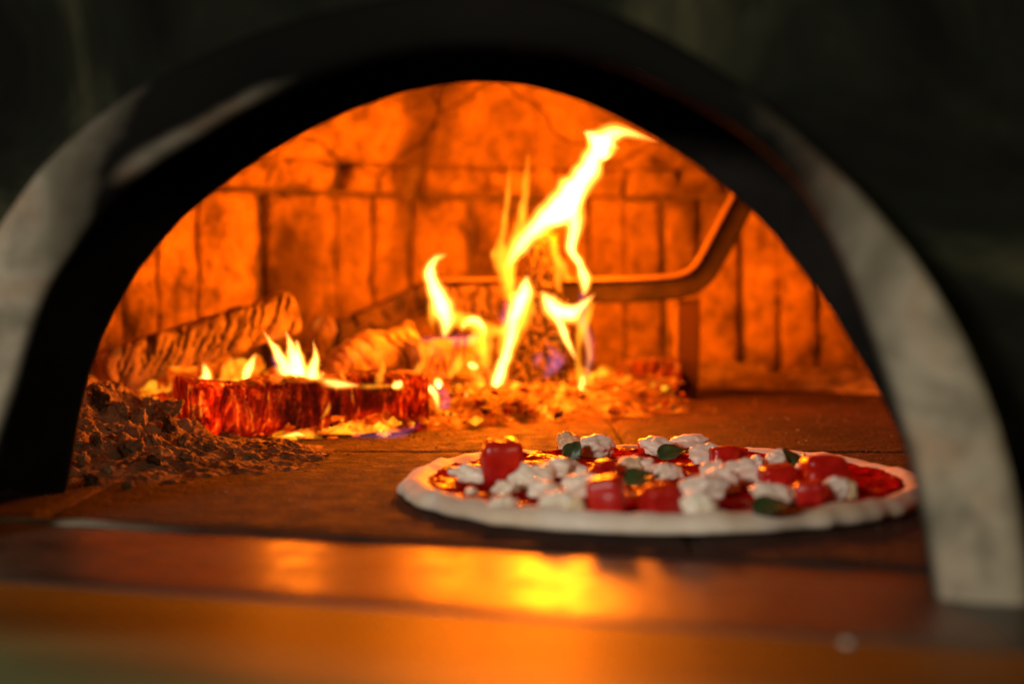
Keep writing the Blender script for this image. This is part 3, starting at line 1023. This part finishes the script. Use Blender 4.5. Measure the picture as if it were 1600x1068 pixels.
Y2 = ('f_halo', 'f_dim')
Y1_ = ('f_dim',)
BL = ('f_blue',)
flame('flame', (800, 470), 'tallest white flame sweeping up to the right over the upright log', [
    ([(792, 420, 8), (804, 397, 24), (822, 374, 30), (845, 350, 36), (872, 325, 46), (898, 296, 44), (915, 270, 40), (930, 245, 36), (943, 225, 38), (955, 211, 34), (985, 208, 16), (1032, 223, 3)],),
    ([(800, 472, 8), (797, 440, 18), (800, 410, 16), (815, 385, 8)], Y2),
    ([(850, 352, 16), (880, 340, 26), (900, 318, 20), (915, 290, 10)],),
    ([(945, 250, 30), (935, 222, 34), (912, 205, 6)],),
    ([(893, 320, 36), (898, 356, 28), (893, 388, 18), (905, 412, 15), (914, 440, 20), (912, 462, 8)],),
    ([(800, 470, 22), (790, 425, 26), (782, 395, 24), (784, 366, 10), (789, 325, 5)], Y2),
    ([(795, 410, 24), (808, 365, 18), (818, 325, 14), (822, 285, 13), (826, 238, 4)], Y2),
    ([(786, 380, 12), (790, 335, 12), (795, 295, 9), (797, 250, 3)], Y1_),
    ([(855, 365, 14), (868, 395, 14), (880, 420, 16), (892, 440, 8)], Y2),
    ([(872, 400, 8), (872, 440, 12), (880, 462, 4)], Y1_),
    ([(800, 455, 26), (806, 490, 22), (812, 520, 8)], Y2),
    ([(798, 470, 26), (793, 500, 20), (792, 530, 8)], BL),
    ([(912, 455, 16), (910, 485, 14), (908, 510, 6)], BL),
], 1.42)
flame('flame', (770, 655), 'slender white flame rising from the coals left of the upright log', [
    ([(768, 655, 10), (773, 625, 18), (779, 590, 22), (790, 556, 22), (803, 518, 16), (814, 492, 4)],),
    ([(792, 545, 14), (800, 508, 20), (812, 475, 30), (820, 450, 26), (824, 430, 6)],),
    ([(786, 560, 26), (800, 520, 34), (815, 480, 36), (826, 440, 8)], Y1_),
    ([(782, 640, 8), (780, 626, 14), (792, 628, 6)],),
], 1.40)
flame('flame', (690, 525), 'curled white flame with its tip bent to the right, left of the fire centre', [
    ([(694, 528, 10), (697, 500, 32), (688, 470, 34), (676, 444, 24), (672, 422, 20), (680, 405, 14), (698, 398, 4)],),
    ([(676, 515, 6), (674, 490, 14), (672, 470, 6)], Y1_),
    ([(695, 500, 24), (715, 498, 26), (735, 505, 26), (758, 515, 24), (785, 515, 16), (800, 495, 6)], Y2),
    ([(720, 514, 6), (730, 503, 13), (742, 500, 16), (754, 510, 14), (757, 524, 6)],),
    ([(745, 515, 30), (752, 535, 34), (760, 560, 18), (768, 590, 8)], Y1_),
    ([(655, 528, 8), (690, 533, 18), (735, 530, 16), (750, 520, 6)], BL),
], 1.42)
flame('flame', (907, 635), 'pale cup shaped flame to the right of the upright log', [
    ([(846, 455, 6), (856, 470, 26), (872, 484, 34), (890, 488, 30), (910, 476, 16), (930, 458, 4)],),
    ([(866, 488, 18), (878, 512, 16), (887, 535, 12), (900, 562, 6)],),
    ([(924, 462, 6), (917, 490, 18), (906, 525, 12), (903, 560, 10), (907, 590, 14), (907, 636, 5)], Y1_),
    ([(900, 480, 18), (908, 505, 20), (918, 535, 12), (920, 565, 10), (914, 600, 10), (908, 630, 5)], Y1_),
    ([(908, 495, 16), (920, 530, 14), (921, 560, 12), (914, 600, 8)], BL),
    ([(911, 585, 8), (909, 605, 13), (907, 622, 12), (906, 637, 5)],),
    ([(928, 470, 8), (918, 505, 6), (916, 540, 4)], Y1_),
], 1.42)
flame('flame', (868, 598), 'faint violet flicker before the foot of the upright log', [
    ([(850, 592, 8), (860, 575, 20), (868, 562, 22), (860, 545, 10), (852, 530, 3)], BL),
    ([(852, 590, 6), (866, 574, 12), (880, 560, 8), (884, 552, 3)], ('f_blue', 'f_blue')),
    ([(838, 575, 6), (840, 560, 14), (850, 552, 8)], BL),
], 1.40)
flame('flame', (465, 603), 'pair of white flames on the left of the glowing log', [
    ([(452, 602, 20), (445, 575, 26), (434, 552, 18), (422, 533, 9), (410, 514, 2)],),
    ([(472, 606, 36), (463, 580, 40), (458, 556, 26), (453, 535, 13), (446, 516, 3)],),
    ([(470, 590, 20), (468, 562, 16), (463, 530, 6)],),
    ([(484, 606, 36), (489, 582, 26), (493, 558, 13), (489, 530, 2)],),
    ([(458, 612, 4), (470, 608, 14), (490, 612, 4)], Y2),
    ([(505, 622, 3), (512, 612, 8), (514, 600, 4)], Y1_),
    ([(400, 600, 6), (440, 600, 20), (480, 600, 24), (520, 600, 18), (560, 602, 8)],),
    ([(425, 555, 12), (435, 570, 14), (440, 590, 8)], BL),
], 1.238)
flame('flame', (535, 603), 'row of tiny yellow flames on the right of the glowing log', [
    ([(505, 606, 10), (508, 598, 18), (502, 580, 3)],),
    ([(535, 606, 8), (537, 596, 12), (532, 574, 2)], Y2),
    ([(590, 606, 8), (594, 590, 13), (598, 572, 9), (595, 556, 2)], Y2),
    ([(520, 606, 5), (560, 604, 9), (600, 603, 7), (640, 604, 4)], Y2),
    ([(612, 605, 8), (622, 600, 16), (628, 594, 6)],),
], 1.25)
flame('flame', (680, 640), 'small arched white flame at the right end of the glowing log', [
    ([(645, 606, 4), (660, 603, 10), (674, 608, 14), (682, 622, 12), (684, 640, 4)],),
    ([(678, 604, 6), (685, 597, 15), (693, 603, 6)],),
    ([(686, 640, 8), (694, 632, 14), (702, 622, 4)], BL),
    ([(660, 606, 8), (690, 610, 16), (700, 640, 10)], BL),
], 1.30)
flame('flame', (745, 640), 'short yellow flames licking over the coals left of the slender flame', [
    ([(730, 566, 5), (738, 571, 14), (748, 574, 8)],),
    ([(738, 575, 12), (752, 598, 16), (766, 618, 8)], Y2),
    ([(753, 640, 6), (755, 620, 14), (753, 602, 4)],),
    ([(722, 630, 6), (720, 612, 12), (716, 598, 3)], Y2),
    ([(700, 668, 6), (698, 650, 10), (702, 632, 3)], Y2),
], 1.39)
flame('flame', (600, 690), 'violet blue flame licking out under the right end of the glowing log', [
    ([(545, 680, 6), (585, 682, 16), (620, 678, 16), (660, 660, 6)], BL),
    ([(600, 684, 8), (604, 664, 9), (596, 650, 3)], Y2),
    ([(500, 655, 3), (512, 640, 8), (515, 625, 2)], Y1_),
], 1.20)
flame('flame', (460, 690), 'low yellow flame under the middle of the glowing log', [
    ([(425, 686, 4), (450, 682, 10), (480, 678, 12), (505, 684, 5)], Y2),
    ([(440, 682, 4), (462, 678, 8), (478, 680, 4)],),
], 1.18)
flame('flame', (985, 610), 'low yellow flames over the coals before the iron stand', [
    ([(925, 618, 6), (940, 602, 14), (936, 580, 3)], Y1_),
    ([(960, 615, 6), (975, 600, 16), (985, 582, 3)], Y1_),
    ([(1000, 606, 5), (1025, 600, 12), (1046, 590, 4)], Y1_),
], 1.50)
flame('flame', (350, 600), 'low yellow flames under the right half of the leaning log', [
    ([(312, 606, 8), (322, 590, 20), (318, 566, 4)],),
    ([(345, 600, 10), (355, 580, 20), (362, 556, 4)], Y2),
    ([(380, 600, 10), (388, 578, 18), (400, 552, 4)],),
    ([(215, 628, 6), (232, 618, 14), (262, 610, 10), (268, 590, 3)], Y2),
    ([(318, 604, 5), (360, 598, 16), (410, 598, 8)], Y2),
], 1.34)
flame('flame', (690, 660), 'low orange flames filling the gap between glowing log and slender flame', [
    ([(650, 660, 8), (660, 635, 18), (655, 612, 4)],),
    ([(690, 672, 8), (700, 650, 18), (712, 622, 4)], Y2),
    ([(720, 664, 8), (732, 640, 18), (728, 612, 4)],),
    ([(742, 662, 6), (750, 648, 12), (762, 628, 3)],),
    ([(640, 590, 8), (655, 575, 14), (665, 552, 3)], Y1_),
    ([(700, 590, 10), (715, 570, 18), (722, 545, 3)], Y1_),
], 1.33)
fire_light('fire_glow', 870, 345, 1.50, 15.5, 0.035)
fire_light('fire_glow', 790, 520, 1.37, 5.0, 0.03)
fire_light('fire_glow', 690, 450, 1.39, 2.2, 0.02)
fire_light('fire_glow', 905, 520, 1.36, 1.6, 0.02)
fire_light('fire_glow', 462, 560, 1.25, 1.1, 0.015)

# ================================================================== ASH HEAP, CRUMBS
ah = empty('ash_heap', flo(250, 740))
tag(ah, 'heap of crumbly grey brown ash at the left of the oven floor', 'ash', kind='stuff')
X0, X1, Y0, Y1 = -0.56, -0.14, 0.86, 1.36
nx, ny = 280, 330
V = []
for j in range(ny):
    for i in range(nx):
        x, y = X0 + (X1 - X0) * i / (nx - 1), Y0 + (Y1 - Y0) * j / (ny - 1)
        p = Vector((x, y, 0))
        # heap axis runs along the left wall, crest near (-0.40, 1.17)
        r1 = math.hypot((x + 0.40) / (0.15 if x > -.40 else .3), (y - 1.19) / (0.20 if y < 1.19 else 0.13))
        r2 = math.hypot((x + 0.30) / 0.20, (y - 1.07) / 0.15)
        wv = 0.16 * fbm(p, 20, 3)
        h1, h2 = smooth01(1.15, 0.1, r1 + wv), smooth01(1.1, 0.1, r2 + wv)
        m_ = min(1.0, h1 + 0.45 * h2)
        cl = abs(fbm(p, 34, 4))
        hgt = 0.050 * h1 + 0.014 * h2 + m_ ** .5 * (0.012 * (0.5 - cl) + 0.006 * fbm(p, 80, 4) + 0.003 * fbm(p, 240, 2))
        V.append(Vector((x, y, -0.003 + hgt if m_ > 0 else -0.003)))
ahm = mesh_obj('ash_mound', V, grid_faces(nx, ny), M['ash'])
adopt(ahm, ah)
ahm['kind'] = 'stuff'
rnd = random.Random(77)


def heap_z(x, y):
    i = min(nx - 1, max(0, int((x - X0) / (X1 - X0) * (nx - 1)))); j = min(ny - 1, max(0, int((y - Y0) / (Y1 - Y0) * (ny - 1))))
    return V[j * nx + i].z


clods = [(160, 628, .014), (215, 655, .012), (262, 640, .015), (240, 690, .010), (180, 670, .009), (210, 700, .012), (265, 668, .013), (285, 690, .010), (300, 650, .012), (150, 690, .010),
         (330, 700, .008), (360, 712, .007), (240, 720, .007), (130, 720, .009), (170, 735, .007), (290, 715, .008), (395, 715, .006), (200, 760, .006), (145, 752, .009), (120, 690, .008), (228, 640, .011), (190, 640, .010)]
for i, (px, py, s) in enumerate(clods):
    # march the ray down on to the heap
    r = ray(px, py)
    hit = None
    for q in range(400):
        d = 0.85 + q * 0.0014
        p = at(px, py, d)
        if p.z <= max(0.0, heap_z(p.x, p.y) if X0 < p.x < X1 and Y0 < p.y < Y1 else 0) + s * .15:
            hit = p; break
    if hit is None: hit = at(px, py, 1.25)
    e = Euler((rnd.uniform(0, 3), rnd.uniform(0, 3), rnd.uniform(0, 3)))
    o = lump('ash_clod', hit, (s * .62 * rnd.uniform(.8, 1.2), s * .62 * rnd.uniform(.7, 1.1), s * .62 * rnd.uniform(.5, .9)), i + 5, M['clod'] if i % 6 == 0 else M['ash'], 4, 0.6, 0, rot=e)
    adopt(o, ah)


def scatter(name, n, sampler, smin, smax, mat, label, cat):
    """many tiny crumbs in one stuff mesh"""
    V, F = [], []
    base = [Vector(p) for p in ((1, 0, 0), (-1, 0, 0), (0, 1, 0), (0, -1, 0), (0, 0, 1), (0, 0, -1))]
    tri = [(0, 2, 4), (2, 1, 4), (1, 3, 4), (3, 0, 4), (2, 0, 5), (1, 2, 5), (3, 1, 5), (0, 3, 5)]
    for _ in range(n):
        p = sampler()
        if p is None: continue
        s = smin + (smax - smin) * rnd.random() ** 3
        o0 = len(V)
        e = Euler((rnd.uniform(0, 6), rnd.uniform(0, 6), rnd.uniform(0, 6)))
        for b in base:
            q = b * s * rnd.uniform(.5, 1.2)
            q.rotate(e); q.z *= .7
            V.append(p + q + Vector((0, 0, s * .25)))
        F += [tuple(o0 + a for a in t) for t in tri]
    return tag(mesh_obj(name, V, F, mat, smooth=False), label, cat, kind='stuff')


def on_heap():
    x, y = rnd.gauss(-0.36, 0.09), rnd.gauss(1.10, 0.11)
    if not (X0 < x < X1 and Y0 < y < Y1): return None
    return Vector((x, y, max(0.0, heap_z(x, y))))


def on_floor():
    x, y = rnd.uniform(-0.5, 0.45), rnd.uniform(0.76, 1.62)
    if (x - .094) ** 2 + (y - .906) ** 2 < .17 ** 2: return None
    return Vector((x, y, 0.0))


def by_edge():
    x = rnd.uniform(-0.2, 0.22)
    return Vector((x, edge_line(x) + rnd.gauss(0.0, 0.025), 0.0))


scatter('ash_crumbs', 4200, on_heap, 0.0004, 0.0014, M['ash'], 'loose ash crumbs scattered over and around the ash heap', 'ash')
scatter('floor_crumbs', 1500, on_floor, 0.0003, 0.0016, M['ash'], 'fine ash specks lying over the oven floor', 'ash')
scatter('ember_edge_crumbs', 500, by_edge, 0.0004, 0.002, M['clod'], 'dark cinders along the front edge of the embers', 'cinders')



def on_bed():
    x, y = rnd.uniform(-0.42, 0.18), rnd.uniform(1.19, 1.62)
    din = y - edge_line(x)
    if din < 0.005: return None
    return Vector((x, y, 0.020 * smooth01(0, 0.07, din) + 0.004))


for nm, cnt, mt, lab in (('hot_ember_bits', 380, 'ember_hot', 'small yellow hot ember bits strewn through the fire'), ('ember_bits', 800, 'ember', 'small orange ember bits strewn through the fire'),
                         ('red_ember_bits', 900, 'ember_red', 'small dull red ember bits strewn through the fire'),
                         ('cinder_bits', 450, 'clod', 'small dark cinders strewn through the fire')):
    scatter(nm, cnt, on_bed, 0.002, 0.009, M[mt], lab, 'embers')

# ash drift along the foot of the wall at the right
V = []
nu, nv = 150, 16
a0, a1 = wall_angle(1000), wall_angle(1470)
for j in range(nv):
    for i in range(nu):
        a = a0 + (a1 - a0) * i / (nu - 1)
        rr = R - 0.003 - 0.085 * j / (nv - 1)
        p = Vector((C.x + rr * math.cos(a), C.y + rr * math.sin(a), 0))
        fall = (1 - j / (nv - 1)) ** 1.5
        p.z = -0.004 + fall * (0.028 + 0.014 * fbm(p, 18, 3)) * smooth01(0, .08, i / nu) + (0.004 * fbm(p, 60, 3)) * fall
        V.append(p)
tag(mesh_obj('ash_drift', V, grid_faces(nu, nv), M['ash']), 'drift of ash banked along the foot of the wall at right', 'ash', kind='stuff')

# ================================================================== IRON STAND
st = empty('iron_stand', at(1070, 610, 1.58))
tag(st, 'dark flat iron log stand with a bar bent upward at its right end', 'log stand')


def sweep_rect(name, pts, d, h, t, mat, parent, bevel=0.0015, dz=0.0):
    """bar of rectangular section (h in the picture plane, t in depth) along image points"""
    S = crom([(float(a), float(b)) for a, b in pts], 50)
    P = [at(a, b, d) for a, b in S]
    V = []
    sec = []
    hb, tb = h / 2, t / 2
    for a, b in ((hb - bevel, -tb), (hb, -tb + bevel), (hb, tb - bevel), (hb - bevel, tb), (-hb + bevel, tb), (-hb, tb - bevel), (-hb, -tb + bevel), (-hb + bevel, -tb)):
        sec.append((a, b))
    n = len(P)
    for i in range(n):
        tt = (P[min(n - 1, i + 1)] - P[max(0, i - 1)]).normalized()
        nr_ = Vector((-tt.z, 0, tt.x))
        for a, b in sec:
            p = P[i] + nr_ * (a + dz) + Vector((0, b, 0))
            p += nr_ * 0.0004 * noise.noise(p * 80)
            V.append(p)
    F = grid_faces(8, n, wrap=True)
    F.append(tuple(range(7, -1, -1))); F.append(tuple((n - 1) * 8 + q for q in range(8)))
    o = mesh_obj(name, V, F, mat, smooth=False)
    adopt(o, parent)
    return o


bar_pts = [(676, 458), (760, 457), (860, 457), (960, 456), (1030, 453), (1070, 447), (1098, 430), (1120, 396), (1143, 352), (1166, 310), (1185, 275)]
sweep_rect('crossbar', bar_pts, 1.58, 0.024, 0.012, M['iron'], st)
sweep_rect('rim', bar_pts, 1.578, 0.0045, 0.020, M['iron_rim_lit'], st, 0.001, dz=0.0143)  # pale strip painted as the fire-lit top edge of the bar
for (xa, xb) in ((1076, 1072), (905, 903), (700, 700)):
    sweep_rect('leg', [(xa, 468), (xa, 540), (xb, 625)], 1.585, 0.024, 0.010, M['iron_leg_lit'], st)
    sweep_rect('leg_lit_edge', [(xa - 19, 472), (xa - 19, 540), (xb - 19, 625)], 1.588, 0.0035, 0.018, M['iron_rim_lit'], st, 0.001)  # pale strip painted as the leg's fire-lit left side

# ================================================================== PIZZA
PC = Vector((0.0955, 0.906, 0.0))
PR = 0.1645
pz = empty('pizza', PC)
tag(pz, 'uncooked pizza with tomato, white cheese and basil on the oven floor', 'pizza')


def outline(a):
    return 1 + 0.018 * math.sin(2 * a + 1.0) + 0.010 * math.sin(3 * a + 2) + 0.010 * noise.noise(Vector((math.cos(a) * 2.5, math.sin(a) * 2.5, 4)))


NR, NA2 = 30, 180
V = []
prof_d = [(0.0, 0.0055), (0.4, 0.0055), (0.7, 0.0058), (0.82, 0.0062), (0.87, 0.0072), (0.905, 0.0098), (0.925, 0.0116), (0.945, 0.0124), (0.96, 0.0116), (0.98, 0.0098), (0.995, 0.0072), (1.0, 0.0045), (0.996, 0.002), (0.985, 0.0006), (0.95, 0.0004)]
for j, (rr, zz) in enumerate(prof_d):
    for i in range(NA2):
        a = 2 * math.pi * i / NA2
        ca, sa = math.cos(a), math.sin(a)
        lump_ = noise.noise(Vector((ca * 6, sa * 6, 1))) * .5 + noise.noise(Vector((ca * 17, sa * 17, 8))) * .35
        rim = smooth01(0.84, 0.92, rr)
        z = zz * (1 + rim * (-0.05 + 0.32 * lump_))
        bw = 1 + (0.022 * noise.noise(Vector((ca * 11, sa * 11, rr * 3)))) * rim
        # a dent in the back rim and a fold at the right
        z += rim * 0.0035 * math.exp(-((a - 1.35) / 0.10) ** 2)
        z *= 1 - rim * 0.30 * math.exp(-((a - 1.95) / 0.28) ** 2)
        r_ = PR * rr * outline(a) * bw
        V.append(PC + Vector((r_ * ca, r_ * sa, z)))
crust = mesh_obj('crust', V, grid_faces(NA2, len(prof_d), wrap=True), M['dough'])
adopt(crust, pz)
# sauce
V = []
NRS, NAS = 70, 260
for j in range(NRS):
    rr = j / (NRS - 1)
    for i in range(NAS):
        a = 2 * math.pi * i / NAS
        edge = 0.905 + 0.03 * noise.noise(Vector((math.cos(a) * 5, math.sin(a) * 5, 2)))
        r_ = PR * rr * edge * outline(a)
        p = PC + Vector((r_ * math.cos(a), r_ * math.sin(a), 0))
        z = 0.0078 + 0.0016 * fbm(p, 60, 3) + 0.0016 * abs(noise.noise(p * 190)) + 0.0026 * smooth01(0.92, 1, rr)
        if rr > 0.97: z -= 0.003 * (rr - .97) / .03
        V.append(p + Vector((0, 0, z)))
sauce = mesh_obj('sauce', V, grid_faces(NAS, NRS, wrap=True), M['sauce'])
adopt(sauce, pz)

ZS = 0.0085
rnd = random.Random(3)


def on_pizza(px, py, hgt):
    """point whose piece, hgt tall, is centred on the pixel"""
    return flo(px, py, ZS + hgt * 0.5)


def cheese(px, py, wpx, hpx, gold=False, boxy=0.06, amp=0.36):
    p = on_pizza(px, py, 0.008)
    s = p.y / FPX
    w_, h_ = wpx * s / 2, hpx * s / 2 * 1.0
    h_ = min(h_, 0.0085)
    p = flo(px, py, ZS + h_ * 0.6)
    o = lump('cheese_chunk', p, (w_, max(0.005, w_ * rnd.uniform(.42, .66)), h_), rnd.randint(0, 99), M['cheese_gold'] if gold else M['cheese'], 4, amp, boxy, rot=Euler((rnd.uniform(-.15, .15), rnd.uniform(-.2, .2), 0)))
    adopt(o, pz)


def tomato(px, py, wpx, hpx, rz=0.3, tilt=0.15):
    p = on_pizza(px, py, 0.01)
    s = p.y / FPX
    w_, h_ = wpx * s / 2, hpx * s / 2
    h_ = min(h_, 0.0145)
    p = flo(px, py, ZS + h_ * 0.8)
    o = lump('tomato_piece', p, (w_ * .9, w_ * .75, h_), rnd.randint(0, 99), M['tomato'], 4, 0.10, 0.42, rot=Euler((rnd.uniform(-tilt, tilt), rnd.uniform(-tilt, tilt), rz)))
    adopt(o, pz)


for a in [(738, 742, 60, 30), (790, 762, 38, 24), (787, 786, 40, 24), (833, 748, 62, 58), (862, 734, 70, 34), (848, 765, 46, 32), (908, 760, 56, 40), (872, 787, 58, 36), (930, 700, 56, 40),
          (1033, 700, 62, 30), (1078, 692, 60, 26), (1102, 712, 46, 36), (1042, 738, 44, 30), (1010, 728, 44, 26), (992, 783, 30, 22), (1098, 765, 66, 56), (1092, 793, 56, 44), (1128, 755, 56, 46), (1150, 742, 66, 50),
          (1120, 738, 50, 36), (1215, 718, 40, 28), (1182, 722, 22, 22), (1210, 773, 74, 30), (1305, 766, 36, 40), (737, 766, 18, 12), (900, 735, 40, 26), (1190, 752, 22, 16), (1248, 742, 16, 30)]:
    cheese(*a)
for a in [(888, 692, 34, 36, True), (985, 728, 46, 28, True), (1326, 766, 24, 36, True), (900, 790, 26, 30, True), (1240, 773, 24, 26, True)]:
    cheese(*a)
for a in [(783, 722, 66, 78, 0.25), (948, 775, 62, 58, -0.3), (1034, 783, 64, 54, 0.4), (1130, 712, 50, 30, 0.2), (1215, 745, 62, 38, 0.1), (1287, 735, 72, 48, 0.2), (1012, 697, 30, 26, 0.5), (945, 732, 34, 28, 0.4),
          (1265, 770, 50, 36, -0.2), (1150, 708, 40, 22, 0)]:
    tomato(*a)


def basil(px, py, wpx, hpx, rz, tilt, roll=0.0):
    p = on_pizza(px, py, 0.008)
    s = p.y / FPX
    L, W_ = wpx * s * .85, hpx * s * .75
    e = Euler((roll, tilt, rz))
    n_, m_ = 13, 7
    top, bot = [], []
    for j in range(n_):
        t = j / (n_ - 1)
        half = W_ * 0.5 * math.sin(math.pi * t ** 0.8) ** 0.8 + 0.0002
        for i in range(m_):
            u = i / (m_ - 1) * 2 - 1
            q = Vector(((t - .5) * L, u * half, 0.0025 * math.sin(3 * t + u) + 0.0018 * u * u - 0.0012 * math.exp(-(u / .12) ** 2)))
            q += Vector((0, 0, 0.0009 * noise.noise(Vector((t * 6, u * 3, px)))))
            q.rotate(e)
            top.append(p + q + Vector((0, 0, 0.0015))); bot.append(p + q + Vector((0, 0, 0.0009)))
    F = grid_faces(m_, n_)
    k0 = len(top)
    F += [tuple(k0 + v for v in reversed(f)) for f in F]
    ring = [i for i in range(m_)] + [j * m_ + m_ - 1 for j in range(1, n_)] + [(n_ - 1) * m_ + i for i in range(m_ - 2, -1, -1)] + [j * m_ for j in range(n_ - 2, 0, -1)]
    for q in range(len(ring)):
        a, b = ring[q], ring[(q + 1) % len(ring)]
        F.append((b, a, k0 + a, k0 + b))
    o = mesh_obj('basil_leaf', top + bot, F, M['basil'])
    adopt(o, pz)


basil(895, 708, 44, 40, 0.5, -0.9, 0.9)
basil(1002, 752, 68, 60, 0.15, -0.1, 0.35)
basil(1052, 712, 62, 44, 0.1, -0.1, 0.5)
basil(1240, 722, 50, 60, 0.8, -0.2, 0.6)
basil(1210, 797, 84, 70, 0.12, -0.1, 0.25)
